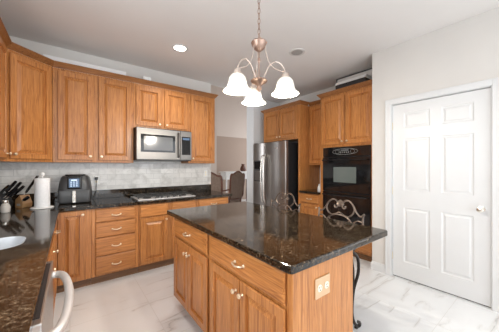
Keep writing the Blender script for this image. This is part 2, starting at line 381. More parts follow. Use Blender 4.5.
# outer band of the casing stands proud
for y0, y1 in ((DY0-.012-CAS, DY0-CAS), (DY1+CAS, DY1+.012+CAS)):
    box(bm, XD-.022, XD-.0161, y0, y1, 0, DZ+.012+CAS)
box(bm, XD-.022, XD-.0161, DY0-CAS, DY1+CAS, DZ+CAS, DZ+.012+CAS)
struct('trim_1', bm, TRIM, bevel=.003)
BP = [(0, 0.0), (0.014, 0.0), (0.014, 0.075), (0.008, 0.09), (0.006, 0.102), (0, 0.105)]
struct('baseboard_right', sweep(B(), BP, [(3.225, 1.452), (XD, 1.452), (XD, DY1+.012+CAS)]), TRIM)
struct('baseboard_right_near', sweep(B(), BP, [(XD, DY0-.012-CAS), (XD, -0.3)]), TRIM)
struct('baseboard_stub', sweep(B(), BP, [(3.085, 4.14), (3.085, 3.90)]), TRIM)

# the six panel door (structure), slab facing -x
dr = thing('door_1', '', 'door', (XD+.016, DY1, 0.012), -PI/2); del dr['label']; del dr['category']; dr['kind'] = 'structure'
DW = DY1-DY0; DH = DZ-.012
def six_panel(bm, w, h):
    st, mid = .115, .10; pw = (w-2*st-mid)/2
    xs = [0, st, st+pw, st+pw+mid, st+2*pw+mid, w]; zs = [0, .19, .83, 1.03, 1.64, 1.76, 1.945, h]
    for i in range(5):
        for j in range(7):
            if i in (1, 3) and j in (1, 3, 5):
                L = []
                for ins, y in ((0, 0), (.010, .007), (.022, .007), (.036, .001)):
                    L.append([bm.verts.new(c) for c in ((xs[i]+ins, y, zs[j]+ins), (xs[i+1]-ins, y, zs[j]+ins), (xs[i+1]-ins, y, zs[j+1]-ins), (xs[i]+ins, y, zs[j+1]-ins))])
                for a, b in zip(L, L[1:]):
                    for k in range(4): bm.faces.new((a[k], a[(k+1) % 4], b[(k+1) % 4], b[k]))
                bm.faces.new(L[-1])
            else:
                bm.faces.new([bm.verts.new(c) for c in ((xs[i], 0, zs[j]), (xs[i+1], 0, zs[j]), (xs[i+1], 0, zs[j+1]), (xs[i], 0, zs[j+1]))])
    bmesh.ops.remove_doubles(bm, verts=bm.verts, dist=1e-5)
    return bm
bm = six_panel(B(), DW, DH); box(bm, 0, DW, .0115, .035, 0, DH)
for x in (0, DW): bm.faces.new([bm.verts.new(c) for c in ((x, 0, 0), (x, .0115, 0), (x, .0115, DH), (x, 0, DH))])
for z in (0, DH): bm.faces.new([bm.verts.new(c) for c in ((0, 0, z), (DW, 0, z), (DW, .0115, z), (0, .0115, z))])
obj('door_slab', bm, TRIM, dr)
kn = obj('door_knob', lathe(B(), [(.0, 0), (.030, 0), (.030, .006), (.012, .010), (.010, .03), (.020, .038), (.027, .05), (.025, .062), (.012, .068), (0.001, .069)], 24, cap=False), CHROME, dr, (DW-.065, 0, .905), (PI/2, 0, 0), smooth=True)
for z in (.235, 1.02, 1.80):
    obj('hinge', lathe(B(), [(.006, -.045), (.006, .045)], 10), BRASSY, dr, (-.006, -.006, z))
bm = B(); box(bm, 0.001, .11, DY0-.0119, DY0-.003, 0, DZ+.006); box(bm, 0.001, .11, DY1+.003, DY1+.0119, 0, DZ+.006); box(bm, 0.001, .11, DY0-.0119, DY1+.0119, DZ+.006, DZ+.0139)
struct('trim_2', bm, TRIM, loc=(XD, 0, 0))
struct('trim_3', box(B(), XD+.03, XD+.12, DY0-.003, DY1+.003, 0, .008), BLACKGAP)

# ------------------------------------------------------------ cabinet kit: local x along the face, front at y=0 facing -y
KNOB = None
def knob(parent, x, z, y=-.02, m=None):
    k = obj('knob', lathe(B(), [(.001, 0), (.009, 0), (.006, .006), (.005, .012), (.012, .018), (.015, .024), (.012, .030), (.001, .032)], 16, cap=False), m or IVORY, parent, (x, y, z), (PI/2, 0, 0), smooth=True)
    return k
def pull(parent, x, z, w=.085, y=-.02, m=None, vertical=False):
    pts = [(-w/2, 0, 0), (-w/2, -.018, 0), (-w/2+.012, -.027, 0), (0, -.032, -.004), (w/2-.012, -.027, 0), (w/2, -.018, 0), (w/2, 0, 0)]
    bm = tube(B(), pts, .0052, 8)
    for s in (-1, 1): lathe(bm, [(.011, 0), (.009, .004), (.006, .006)], 12, Matrix.Translation((s*w/2, 0, 0)) @ Matrix.Rotation(PI/2, 4, 'X'))
    return obj('handle', bm, m or IVORY, parent, (x, y, z), (0, PI/2 if vertical else 0, 0), smooth=True)
def cab_door(root, x0, x1, z0, z1, knobside=None, kz=None, fr=.058, mode='knob', m=None):
    bm = ringpanel(B(), 0, x1-x0, 0, z1-z0, -.001, [(0, -.0165), (.004, -.020), (fr-.006, -.020), (fr-.002, -.003), (fr+.006, -.003), (fr+.032, -.0170), (fr+.033, -.0185)])
    d = obj('door', bm, m or OAKV, root, (x0, 0, z0))
    if knobside is not None:
        kx = .028 if knobside < 0 else x1-x0-.028
        knob(d, kx, kz-z0)
    return d
def cab_drawer(root, x0, x1, z0, z1, handle=True, split=False):
    bm = ringpanel(B(), 0, x1-x0, 0, z1-z0, -.001, [(0, -.013), (.008, -.019), (.012, -.020)])
    d = obj('drawer', bm, OAKH, root, (x0, 0, z0))
    if handle: pull(d, (x1-x0)/2, (z1-z0)/2)
    return d
def carcass(root, w, d, z0, z1, toe=0.0, openings=None):
    """box body with a face frame; toe kick recessed"""
    bm = B(); box(bm, 0, w, 0, d, z0+toe, z1)
    o = obj('body', bm, OAKV, root, bevel=.0015)
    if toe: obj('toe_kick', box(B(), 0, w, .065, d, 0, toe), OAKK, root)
    return o
def face_lines(root, w, z0, z1, ls): pass

TOE = .10; BT = .862   # base cabinets up to the worktop's underside
CT = .90
# ---- back run, base (face Y 3.105)
FY = 3.105
def base(name, label, loc, rz, w, d=.58, group='oak base cabinets'):
    r = thing(name, label, 'cabinet', loc, rz, group); carcass(r, w, d, 0, BT, TOE); return r
# corner cabinet with two door leaves
r = thing('corner_base_cabinet', 'oak corner base cabinet under the air fryer, one door on each side', 'cabinet', (0, 0, 0), 0)
pts = [(XL+.005, YB-.005), (XL+.005, 2.80), (-.125, 2.80), (-.125, FY), (.185, FY), (.185, YB-.005)]
obj('body', prism(B(), pts, TOE, BT), OAKV, r, bevel=.0015)
pts = [(XL+.005, YB-.005), (XL+.005, 2.80), (-.19, 2.80), (-.19, FY+.065), (.185, FY+.065), (.185, YB-.005)]
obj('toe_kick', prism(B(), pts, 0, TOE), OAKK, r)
e = thing('door_pivot', '', 'x'); bpy.data.objects.remove(e)
d1 = cab_door(r, 0, .235, .105, .855, 1, .81); d1.location = (-.10, FY, .105)
d2 = cab_door(r, 0, .235, .105, .855, None, .81); d2.location = (-.125, 2.845, .105); d2.rotation_euler = (0, 0, PI/2)
pull(d2, .03, .60, vertical=False)
r = base('drawer_base_cabinet', 'oak base cabinet with four stacked drawers, left of the cooktop', (.187, FY, 0), 0, .475)
for z0, z1 in ((.70, .845), (.53, .692), (.325, .522), (.115, .317)): cab_drawer(r, .035, .445, z0, z1)
r = base('cooktop_base_cabinet', 'oak base cabinet under the gas cooktop, two doors below flat drawer fronts', (.664, FY, 0), 0, .765)
cab_drawer(r, .02, .355, .70, .845, False); cab_drawer(r, .41, .745, .70, .845, False)
cab_door(r, .02, .355, .115, .685, 1, .645); cab_door(r, .41, .745, .115, .685, -1, .645)
r = base('end_base_cabinet', 'oak base cabinet at the open end of the far counter', (1.431, FY, 0), 0, .525)
cab_drawer(r, .025, .50, .70, .845, True); cab_door(r, .025, .255, .115, .685, 1, .645); cab_door(r, .27, .50, .115, .685, -1, .645)
# ---- left run, base (face X -.125)
LX = -.125
r = thing('sink_base_cabinet', 'oak sink base cabinet between dishwasher and corner cabinet', 'cabinet', (LX, 1.55, 0), PI/2, 'oak base cabinets')
bm = B(); W_ = 1.248
box(bm, 0, W_, 0, .02, TOE, BT); box(bm, 0, W_, .58, .60, TOE, BT); box(bm, 0, .018, .02, .58, TOE, BT); box(bm, W_-.018, W_, .02, .58, TOE, BT); box(bm, .018, W_-.018, .02, .58, TOE, TOE+.018)
obj('body', bm, OAKV, r)
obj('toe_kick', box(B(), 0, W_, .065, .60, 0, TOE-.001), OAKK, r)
for x0, x1, k in ((.03, .42, 1), (.43, .82, -1), (.86, 1.22, -1)):
    cab_drawer(r, x0, x1, .70, .845, False); cab_door(r, x0, x1, .115, .685, k, .645)
r = base('near_base_cabinet', 'oak base cabinet on the near side of the dishwasher', (LX, -.5, 0), PI/2, 1.435, d=.60)
for x0, x1, k in ((.03, .47, 1), (.48, .92, -1), (.96, 1.40, -1)):
    cab_drawer(r, x0, x1, .70, .845); cab_door(r, x0, x1, .115, .685, k, .645)
# dishwasher
r = thing('dishwasher', 'stainless dishwasher with bowed bar handle under the left counter', 'dishwasher', (LX, .94, 0), PI/2)
obj('body', box(B(), 0, .605, 0.0, .56, .10, .858), DARKGREY, r)
obj('toe_kick', box(B(), 0.003, .602, .06, .55, 0, .10), BLKM, r)
dw = obj('door', box(B(), .003, .602, -.058, -.001, .115, .855), STEEL, r, bevel=.004)
obj('handle', tube(B(), [(.03, -.055, .79), (.033, -.078, .79), (.07, -.100, .79), (.17, -.117, .79), (.30, -.123, .79), (.43, -.117, .79), (.535, -.100, .79), (.572, -.078, .79), (.575, -.055, .79)], .0165, 12), SATIN, dw, smooth=True)
obj('control_strip', box(B(), .04, .56, -.05, -.01, .8551, .857), BLKM, dw)

# ---- worktops with holes
def slab(outer, hole, z0, z1, lipname, m, **k):
    bm = B(); loops = [outer]+([hole] if hole else [])
    es = []
    for L in loops:
        vs = [bm.verts.new((x, y, z1)) for x, y in L]
        es += [bm.edges.new((vs[i], vs[(i+1) % len(vs)])) for i in range(len(vs))]
    g = bmesh.ops.triangle_fill(bm, use_beauty=True, edges=es)
    faces = [f for f in g['geom'] if isinstance(f, bmesh.types.BMFace)]
    ex = bmesh.ops.extrude_face_region(bm, geom=faces)
    bmesh.ops.translate(bm, verts=[v for v in ex['geom'] if isinstance(v, bmesh.types.BMVert)], vec=(0, 0, z0-z1))
    return obj(lipname, bm, m, **k)
hole = rrect(-.60, -.205, 1.735, 2.01, .10)
L = thing('granite_worktop', 'L-shaped black granite worktop along the left and far walls', 'countertop')
outer = [(XL+.001, YB-.001), (XL+.001, -.5), (-.085, -.5), (-.085, 3.04), (-.07, 3.06), (2.0, 3.06), (2.0, YB-.001)]
slab(outer, hole, BT, CT, 'worktop', GRAN, parent=L, bevel=.004)
obj('upstand', box(B(), XL+.02, 1.965, YB-.022, YB-.001, CT+.0005, 1.01), GRAN, L, bevel=.002)
obj('upstand', box(B(), XL+.001, XL+.02, -.5, YB-.001, CT+.0005, 1.01), GRAN, L, bevel=.002)
# sink
bm = B()
outer = rrect(-.615, -.19, 1.72, 2.025, .11); rings = []
for off, z in ((.0165, CT-.02), (.0165, CT+.001), (.019, CT+.002), (.022, CT-.003), (.028, .70), (.06, .68)):
    L2 = rrect(-.615+off, -.19-off, 1.72+off, 2.025-off, max(.03, .11-off))
    rings.append([bm.verts.new((x, y, z)) for x, y in L2])
for a, b in zip(rings, rings[1:]):
    for k in range(len(a)): bm.faces.new((a[k], a[(k+1) % len(a)], b[(k+1) % len(a)], b[k]))
bm.faces.new(rings[-1])
sk = thing('sink', 'undermounted stainless sink bowl in the left granite worktop', 'sink', (0, 0, 0))
o = obj('bowl', bm, subtle(mat('light_sink_steel', (0.75, 0.76, 0.77), 0.4, 0.3), 10, (0.36, 0.37, 0.39), (0.44, 0.45, 0.47)), sk, smooth=True)
obj('drain', lathe(B(), [(.04, 0), (.038, .004), (.02, .002), (.001, 0)], 20, cap=False), CHROME, sk, (-.40, 1.87, .681))

# backsplash tiles
tag(obj('tile_backsplash', box(B(), XL+.013, 1.965, YB-.012, YB-.001, 1.0105, 1.395), TILEX), 'marble subway tile backsplash on the far wall behind the cooktop', 'backsplash')
tag(obj('tile_backsplash', box(B(), XL+.001, XL+.012, 1.85, YB-.013, 1.0105, 1.395), TILEY), 'marble subway tile backsplash on the left wall behind the knife blocks', 'backsplash')

# ---- upper cabinets
UY = 3.40; UZ0, UZ1 = 1.372, 2.43
def upper(label, loc, rz, w, z0, z1, d=.295, name='wall_cabinet'):
    r = thing(name, label, 'cabinet', loc, rz, 'oak wall cabinets'); obj('body', box(B(), 0, w, 0, d, z0, z1), OAKV, r, bevel=.0015); return r
r = upper('oak wall cabinet with two tall doors, between the corner cabinet and the microwave', (-.153, UY, 0), 0, .820, UZ0, UZ1)
cab_door(r, .045, .375, 1.40, 2.40, 1, 1.445); cab_door(r, .43, .79, 1.40, 2.40, -1, 1.445)
r = upper('short oak wall cabinet with two doors above the microwave', (.669, UY, 0), 0, .757, 1.842, UZ1)
cab_door(r, .025, .355, 1.875, 2.40, 1, 1.91); cab_door(r, .40, .735, 1.875, 2.40, -1, 1.91)
r = upper('oak wall cabinet with one tall door right of the microwave', (1.428, UY, 0), 0, .452, UZ0, UZ1)
cab_door(r, .035, .415, 1.40, 2.40, -1, 1.445)
# diagonal corner
r = thing('corner_wall_cabinet', 'oak diagonal corner wall cabinet above the paper towel roll', 'cabinet')
A = (-.475, 3.110); Bp = (-.155, UY)
obj('body', prism(B(), [(XL+.005, YB-.005), (XL+.005, A[1]), A, Bp, (Bp[0], YB-.005)], UZ0, UZ1), OAKV, r, bevel=.0015)
ang = math.atan2(Bp[1]-A[1], Bp[0]-A[0]); ln = math.hypot(Bp[0]-A[0], Bp[1]-A[1])
d = cab_door(r, 0, ln-.05, 1.40, 2.40, -1, 1.445); d.location = (A[0]+.025*math.cos(ang), A[1]+.025*math.sin(ang), 1.40); d.rotation_euler = (0, 0, ang)
r = upper('oak wall cabinet on the left wall above the knife blocks', (-.475, 2.308, 0), PI/2, .80, UZ0, UZ1, d=.28)
cab_door(r, .025, .39, 1.40, 2.40, -1, 1.445); cab_door(r, .41, .755, 1.40, 2.40, 1, 1.445)
CP = [(0, 0), (.004, 0), (.008, .010), (.018, .018), (.034, .040), (.044, .050), (.044, .060), (-.02, .060)]
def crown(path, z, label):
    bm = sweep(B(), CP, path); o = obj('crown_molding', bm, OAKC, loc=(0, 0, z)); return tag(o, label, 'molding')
crown([(-.475, 2.308), A, Bp, (1.88, UY), (1.88, YB-.01)], UZ1+.0005, 'shade-darkened oak crown molding along the tops of the left and far wall cabinets')

# right hand cabinets: face X 3.25, rz -90: local x runs towards the camera
RX = 3.25
r = thing('oven_tower_cabinet', 'tall oak cabinet housing the black double oven', 'cabinet', (RX, 2.345, 0), -PI/2)
TW = .875; TD = XR-RX-.005
bm = B(); y0, y1 = 0, TD
box(bm, 0, .06, 0, TD, TOE, UZ1); box(bm, TW-.06, TW, 0, TD, TOE, UZ1)
box(bm, .06, TW-.06, 0, TD, 1.62, UZ1); box(bm, .06, TW-.06, 0, TD, TOE, .385); box(bm, .06, TW-.06, TD-.02, TD, .385, 1.62)
obj('body', bm, OAKV, r)
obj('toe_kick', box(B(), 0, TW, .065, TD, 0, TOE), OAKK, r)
cab_door(r, .03, TW/2-.012, 1.66, 2.40, 1, 1.70); cab_door(r, TW/2+.012, TW-.03, 1.66, 2.40, -1, 1.70)
cab_drawer(r, .04, TW-.04, .125, .36)
# double oven
r = thing('double_oven', 'black built-in double wall oven', 'oven', (RX, 2.345, 0), -PI/2)
OW0, OW1 = .075, TW-.075
obj('body', box(B(), .062, TW-.062, 0.002, .50, .39, 1.615), BLKM, r)
cp = obj('control_panel', box(B(), OW0-.01, OW1+.01, -.022, 0.0015, 1.475, 1.615), BLK, r, bevel=.003)
bm = B()
def ell(bm, cx, cz, a, b, rr, y=-.0232):
    tube(bm, [(cx+a*math.cos(2*PI*k/24), y, cz+b*math.sin(2*PI*k/24)) for k in range(24)], rr, 4, True, 1)
ell(bm, TW/2, 1.545, .20, .045, .0016); ell(bm, TW/2-.12, 1.545, .032, .03, .0012); ell(bm, TW/2+.12, 1.545, .032, .03, .0012)
for k in range(5):
    for j in range(2): box(bm, TW/2-.075+k*.032, TW/2-.06+k*.032, -.0235, -.0221, 1.525+j*.012, 1.530+j*.012)
obj('panel_markings', bm, CREAM, cp)
obj('clock_display', box(B(), TW/2-.06, TW/2+.06, -.0236, -.0221, 1.552, 1.575), MWGLASS, cp)
for z0, z1 in ((.945, 1.465), (.40, .935)):
    dd = obj('oven_door', box(B(), OW0-.01, OW1+.01, -.03, 0.0015, z0, z1), BLK, r, bevel=.004)
    obj('window', box(B(), TW/2-.18, TW/2+.18, -.0325, -.0301, z0+.14, z1-.15), GLASSW if z0 > .9 else BLK, dd, bevel=.001)
    obj('handle', tube(B(), [(OW0+.03, -.03, z1-.045), (OW0+.03, -.065, z1-.045), (OW0+.06, -.075, z1-.045), (OW1-.06, -.075, z1-.045), (OW1-.03, -.065, z1-.045), (OW1-.03, -.03, z1-.045)], .011, 10, sm=4), BLK, dd, smooth=True)
# niche between oven tower and fridge
r = base('narrow_base_cabinet', 'narrow oak base cabinet between the fridge and oven tower', (RX, 2.775, 0), -PI/2, .428, d=TD)
cab_drawer(r, .03, .40, .70, .845); cab_door(r, .03, .40, .115, .685, 1, .645)
r = upper('narrow oak wall cabinet between the fridge panel and oven tower', (3.51, 2.775, 0), -PI/2, .428, 1.345, UZ1, d=.315)
cab_door(r, .025, .40, 1.375, 2.40, 1, 1.42)
ct = tag(obj('granite_counter', box(B(), 3.215, XR-.001, 2.349, 2.773, BT, CT), GRAN, bevel=.005), 'short black granite counter between the fridge and oven tower', 'countertop')
r = thing('fridge_surround_cabinet', 'oak cabinet with two doors above the fridge and a full-height side panel', 'cabinet', (RX, 3.76, 0), -PI/2)
FW = .983
obj('body', box(B(), 0, FW-.04, 0, TD, 1.82, UZ1), OAKV, r, bevel=.0015)
obj('side_panel', box(B(), FW-.0395, FW, 0, TD, 0, UZ1), OAKV, r, bevel=.0015)
cab_door(r, .03, FW/2-.03, 1.855, 2.40, 1, 1.895); cab_door(r, FW/2-.005, FW-.06, 1.855, 2.40, -1, 1.895)
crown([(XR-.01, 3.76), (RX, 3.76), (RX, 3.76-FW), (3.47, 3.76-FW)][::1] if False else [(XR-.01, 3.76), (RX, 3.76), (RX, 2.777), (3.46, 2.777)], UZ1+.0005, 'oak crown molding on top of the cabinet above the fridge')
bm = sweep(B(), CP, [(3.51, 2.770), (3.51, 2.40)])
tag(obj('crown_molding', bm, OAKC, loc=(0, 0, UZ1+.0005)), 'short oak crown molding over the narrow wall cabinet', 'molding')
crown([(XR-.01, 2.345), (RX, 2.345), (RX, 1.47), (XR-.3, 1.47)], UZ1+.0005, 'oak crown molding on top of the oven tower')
for o in bpy.data.objects:
    if o.name.startswith('crown_molding') and False: pass

# fridge
r = thing('refrigerator', 'stainless side-by-side refrigerator with black sides and a door dispenser', 'refrigerator', (3.03, 3.862, 0), -PI/2)
FRW = .945
obj('body', box(B(), .005, FRW-.005, .075, .74, .02, 1.765), FRSIDE, r, bevel=.004)
ds = .385
for nm, x0, x1 in (('freezer_door', .004, ds-.003), ('fridge_door', ds+.003, FRW-.004)):
    bm = prism(B(), [(x0, .07), (x0, .018), (x0+.02, .004), ((x0+x1)/2, -.004), (x1-.02, .004), (x1, .018), (x1, .07)], .06, 1.78)
    d = obj(nm, bm, STEELR, r, smooth=True)
    hx = x1-.035 if nm[0:3] == 'fre' else x0+.035; s = -1 if nm[0:3] == 'fre' else 1
    obj('handle', tube(B(), [(hx, 0.0, .62), (hx, -.04, .65), (hx, -.062, .80), (hx, -.07, 1.08), (hx, -.062, 1.36), (hx, -.04, 1.51), (hx, 0.0, 1.54)], .012, 10), CHROME, d, smooth=True)
    if nm[0:3] == 'fre':
        q = obj('dispenser', box(B(), .07, .30, -.012, .003, 1.02, 1.44), DARKGREY, d, bevel=.004)
        obj('dispenser_recess', box(B(), .09, .28, -.0135, -.0121, 1.04, 1.24), STEELD, q)
        obj('dispenser_panel', box(B(), .085, .285, -.02, -.0121, 1.27, 1.42), BLK, q, bevel=.002)
    else:
        obj('badge', lathe(B(), [(.001, 0), (.022, 0), (.020, .004), (.001, .005)], 20, Matrix.Rotation(PI/2, 4, 'X'), cap=False), CHROME, d, (x0+.33, -.0035, 1.66))
for x in (.06, FRW-.06): obj('hinge_cover', box(B(), x-.04, x+.04, .02, .12, 1.781, 1.795), DARKGREY, r, bevel=.003)
obj('base_grille', box(B(), .01, FRW-.01, .03, .07, .0, .055), BLKM, r)

# ---- island
r = thing('island_cabinet', 'oak kitchen island base with two drawers, four doors and a plain end panel', 'island', (.795, 2.222, 0), -PI/2)
IW = 1.502; ID = .50
obj('body', box(B(), 0, IW-.012, 0, ID, TOE, BT), OAKV, r, bevel=.0015)
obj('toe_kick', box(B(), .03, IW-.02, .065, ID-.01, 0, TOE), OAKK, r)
obj('end_panel', box(B(), IW-.0115, IW, -.001, ID+.01, 0, BT), OAKV, r, bevel=.0015)
for b0 in (0, .72):
    w0 = b0+.03; w1 = b0+.70 if b0 == 0 else b0+.745
    cab_drawer(r, w0, w1, .69, .84)
    mid = (w0+w1)/2
    cab_door(r, w0, mid-.004, .115, .67, 1, .60); cab_door(r, mid+.004, w1, .115, .67, -1, .60)
ou = obj('outlet_plate', box(B(), IW+.0003, IW+.006, .155, .275, .675, .775), PLATE, r, bevel=.002)
bm = B()
for y in (.187, .243): lathe(bm, [(.018, 0), (.018, .003), (.016, .004)], 16, Matrix.Translation((IW+.006, y, .725)) @ Matrix.Rotation(PI/2, 4, 'Y'))
oi_ = obj('socket', bm, IVP, ou)
bm = B()
for y in (.187, .243):
    box(bm, IW+.0101, IW+.0108, y-.008, y-.005, .727, .735); box(bm, IW+.0101, IW+.0108, y+.005, y+.008, .727, .735); box(bm, IW+.0101, IW+.0108, y-.003, y+.003, .714, .720)
obj('socket_slots', bm, BLKM, oi_)
o = obj('island_worktop', prism(B(), rrect(.745, 1.70, .685, 2.315, .025, 4), BT, CT), GRAN, bevel=.008, seg=3)
tag(o, 'black granite top of the kitchen island', 'countertop')
tag(obj('support_bracket', prismY(B(), [(1.306, .858), (1.306, .62), (1.33, .62), (1.34, .72), (1.40, .80), (1.52, .828), (1.52, .858)], 1.45, 1.49), OAKV), 'oak bracket beneath the seating overhang of the island', 'bracket')

# ---- microwave
r = thing('microwave', 'stainless over-the-range microwave with black window', 'microwave', (.675, 3.285, 0), 0)
MW = .745; z0, z1 = 1.405, 1.838
obj('body', box(B(), 0, MW, 0.001, .395, z0, z1), BLKM, r, bevel=.002)
dd = obj('door', box(B(), 0, .575, -.028, 0.0, z0+.012, z1-.012), MWSTEEL, r, bevel=.004)
fr = obj('window_frame', box(B(), .05, .50, -.0305, -.0281, z0+.11, z1-.09), BLK, dd, bevel=.001)
obj('window', box(B(), .085, .465, -.032, -.0306, z0+.135, z1-.115), MWGLASS, fr)
obj('handle', tube(B(), [(.545, -.028, z0+.05), (.545, -.058, z0+.06), (.545, -.070, z0+.14), (.545, -.072, z0+.22), (.545, -.070, z0+.30), (.545, -.058, z0+.375), (.545, -.028, z0+.385)], .011, 10), MWSTEEL, dd, smooth=True)
cpn = obj('control_panel', box(B(), .578, MW, -.028, 0.0, z0+.012, z1-.012), MWSTEEL, r, bevel=.004)
kp = obj('keypad', box(B(), .595, .725, -.0300, -.0281, z0+.085, z1-.09), BLK, cpn, bevel=.001)
obj('display', box(B(), .61, .71, -.0312, -.0301, z1-.135, z1-.105), SCREEN, kp)
obj('vent_grille', box(B(), .01, MW-.01, -.02, 0.0, z0-.0, z0+.0115), BLKM, r)

# ---- cooktop
r = thing('gas_cooktop', 'stainless gas cooktop with black cast iron grates', 'cooktop', (1.04, 3.345, CT), 0)
obj('tray', box(B(), -.375, .375, -.235, .235, .0005, .012), SATIN, r, bevel=.004)
for bx, by in ((-.24, -.10), (-.24, .12), (0, .03), (.24, -.10), (.24, .12)):
    bn = obj('burner', lathe(B(), [(.05, .012), (.05, .018), (.036, .020), (.036, .030), (.030, .033), (.001, .033)], 20, cap=False), IRON, r, (bx, by, 0), smooth=True)
for gx in (-.245, 0, .245):
    bm = B()
    for x in (-.112, .112): box(bm, gx+x-.005, gx+x+.005, -.17, .215, .030, .040)
    for y in (-.17, .02, .209): box(bm, gx-.106, gx+.106, y-.003, y+.007, .030, .040)
    box(bm, gx-.004, gx+.004, -.16, .205, .031, .042)
    for y in (-.08, .12): box(bm, gx-.106, gx+.106, y-.004, y+.004, .031, .042)
    for x in (-.112, .112):
        for y in (-.163, .205): box(bm, gx+x-.006, gx+x+.006, y-.006, y+.006, .012, .030)
    obj('grate', bm, IRON, r)
for k in range(5):
    obj('control_knob', lathe(B(), [(.016, .012), (.016, .030), (.013, .034), (.001, .034)], 16, cap=False), DARKGREY, r, (-.16+k*.08, -.205, 0), smooth=True)

# ---- air fryer
r = thing('air_fryer', 'dark grey air fryer with square display and silver drawer handle', 'air fryer', (.055, 3.50, CT+.001), math.radians(-6))
def sq(w, d, e=4.0, n=32):
    out = []
    for k in range(n):
        a = 2*PI*k/n; c, s = math.cos(a), math.sin(a)
        out.append((w*math.copysign(abs(c)**(2/e), c), d*math.copysign(abs(s)**(2/e), s)))
    return out
def loft(bm, secs):
    rings = [[bm.verts.new((x, y, z)) for x, y in sq(w, d, e)] for w, d, z, e in secs]
    for a, b in zip(rings, rings[1:]):
        for k in range(len(a)): bm.faces.new((a[k], a[(k+1) % len(a)], b[(k+1) % len(a)], b[k]))
    bm.faces.new(rings[0]); bm.faces.new(rings[-1]); return bm
obj('body', loft(B(), [(.13, .13, 0, 4), (.152, .142, .012, 4), (.162, .146, .06, 4), (.162, .146, .14, 4), (.152, .140, .22, 4), (.136, .132, .29, 4), (.120, .122, .312, 4), (.08, .08, .318, 3)]), DARKGREY, r, smooth=True)
obj('lid_band', loft(B(), [(.10, .105, .318, 4), (.098, .10, .330, 4), (.07, .07, .333, 4)]), BLK, r, smooth=True)
bz = obj('bezel', box(B(), -.068, .068, -.160, -.130, .165, .318), BLK, r, bevel=.012, seg=3)
obj('display', box(B(), -.048, .048, -.1625, -.1601, .185, .285), SCREEN, bz, bevel=.002)
bm = B()
for i in range(3):
    for j in range(3): box(bm, -.034+i*.026, -.022+i*.026, -.1638, -.1626, .198+j*.022, .206+j*.022)
box(bm, -.028, .026, -.1638, -.1626, .262, .274)
obj('display_icons', bm, ICON, bz)
dr_ = obj('basket_drawer', loft(B(), [(.146, .02, .012, 5), (.150, .024, .03, 5), (.150, .024, .145, 5), (.147, .02, .152, 5)]), DARKGREY, r, (0, -.135, 0), smooth=True)
obj('drawer_handle', box(B(), -.016, .018, -.055, -.020, .012, .150), CHROME, dr_, bevel=.005)
# plug and outlets
def outlet(label, x, z, y=YB-.0125):
    r = thing('wall_outlet', label, 'outlet', (x, y, z), 0)
    obj('cover_plate', box(B(), -.036, .036, -.005, 0, -.057, .057), WHITEP, r, bevel=.0015)
    for dz in (-.021, .021): obj('socket', box(B(), -.014, .014, -.0065, -.0051, dz-.014, dz+.014), IVP, r, bevel=.001)
    return r
outlet('white wall outlet in the backsplash beside the air fryer', .275, 1.145)
p = thing('power_cord', 'black plug and cord in the outlet beside the air fryer', 'cord', (0, 0, 0))
obj('plug', box(B(), .258, .292, YB-.055, YB-.0195, 1.15, 1.185), BLKM, p, bevel=.004)
obj('cord', tube(B(), [(.275, YB-.045, 1.15), (.272, YB-.05, 1.10), (.268, YB-.06, 1.0), (.25, YB-.07, .93), (.235, YB-.075, .907)], .004, 6), BLKM, p, smooth=True)
outlet('white wall outlet at the open end of the backsplash', 1.86, 1.20)

# ---- paper towel
r = thing('paper_towel_holder', 'white paper towel roll on an upright holder', 'paper towel', (-.225, 3.20, CT+.001))
obj('base', lathe(B(), [(.092, 0), (.095, .006), (.088, .012), (.001, .013)], 32, cap=False), WHITEP, r, smooth=True)
obj('post', lathe(B(), [(.006, .012), (.006, .325), (.014, .332), (.018, .348), (.014, .362), (.001, .366)], 16, cap=False), WHITEP, r, smooth=True)
obj('paper_roll', lathe(B(), [(.022, .014), (.060, .014), (.062, .018), (.062, .300), (.060, .304), (.022, .304), (.022, .014)], 36, cap=False), PAPER, r, smooth=True)

# ---- knife blocks
def knife_block(label, loc, rz, w, d, h, m, slots=True):
    r = thing('knife_block', label, 'knife block', loc, rz)
    a = prismY(B(), [(-d*.5, 0), (d*.5, 0), (d*.62, h*.35), (d*.15, h), (-d*.5, h*.62)], -w/2, w/2)
    o = obj('block', a, m, r, bevel=.004); return r
kb = knife_block('light wooden knife block with angled top beside the paper towels', (-.385, 3.38, CT+.001), math.radians(-52), .088, .10, .13, BEECH)
obj('maker_plate', box(B(), -.024, .024, -.001, .0, .02, .042), CREAM, kb, (0, -.0445, 0))
knife_block('black knife block full of knives in the left corner', (-.545, 3.37, CT+.001), math.radians(-30), .12, .10, .17, BLKM)
def knife(label, p0, p1, r0, grp='black-handled knives standing in the black block'):
    t = thing('kitchen_knife', label, 'knife', (0, 0, 0), 0, grp)
    a = Vector(p0); b = Vector(p1); mid = a.lerp(b, .22)
    obj('handle', tube(B(), [mid, mid.lerp(b, .3), mid.lerp(b, .8), b], r0, 8, sm=3, rfun=lambda t_: r0*(1.0+.25*math.sin(t_*PI))*(1 if t_ < .97 else .8)), BLK, t, smooth=True)
    obj('blade_neck', tube(B(), [a, mid], r0*.45, 8, sm=0), CHROME, t)
ks = [('leftmost of the black-handled knives in the black block', -.045, -.02, .25), ('tall thick black-handled knife rising highest from the black block', .0, .01, .29),
      ('black-handled knife in the upper middle row of the black block', .035, .03, .275), ('black-handled knife low in the middle of the black block', .01, -.03, .225),
      ('rightmost black-handled knife in the black block, next to the wooden block', .06, .0, .235), ('short black-handled steak knife at the front of the black block', .03, -.05, .205)]
for lb, dx, dy, h in ks:
    bx, by, bz_ = -.535+dx, 3.36+dy*.8, CT+.10+(h-.2)*.4
    knife(lb, (bx, by, bz_), (bx+.095, by+.02, CT+h*.95), .0115)
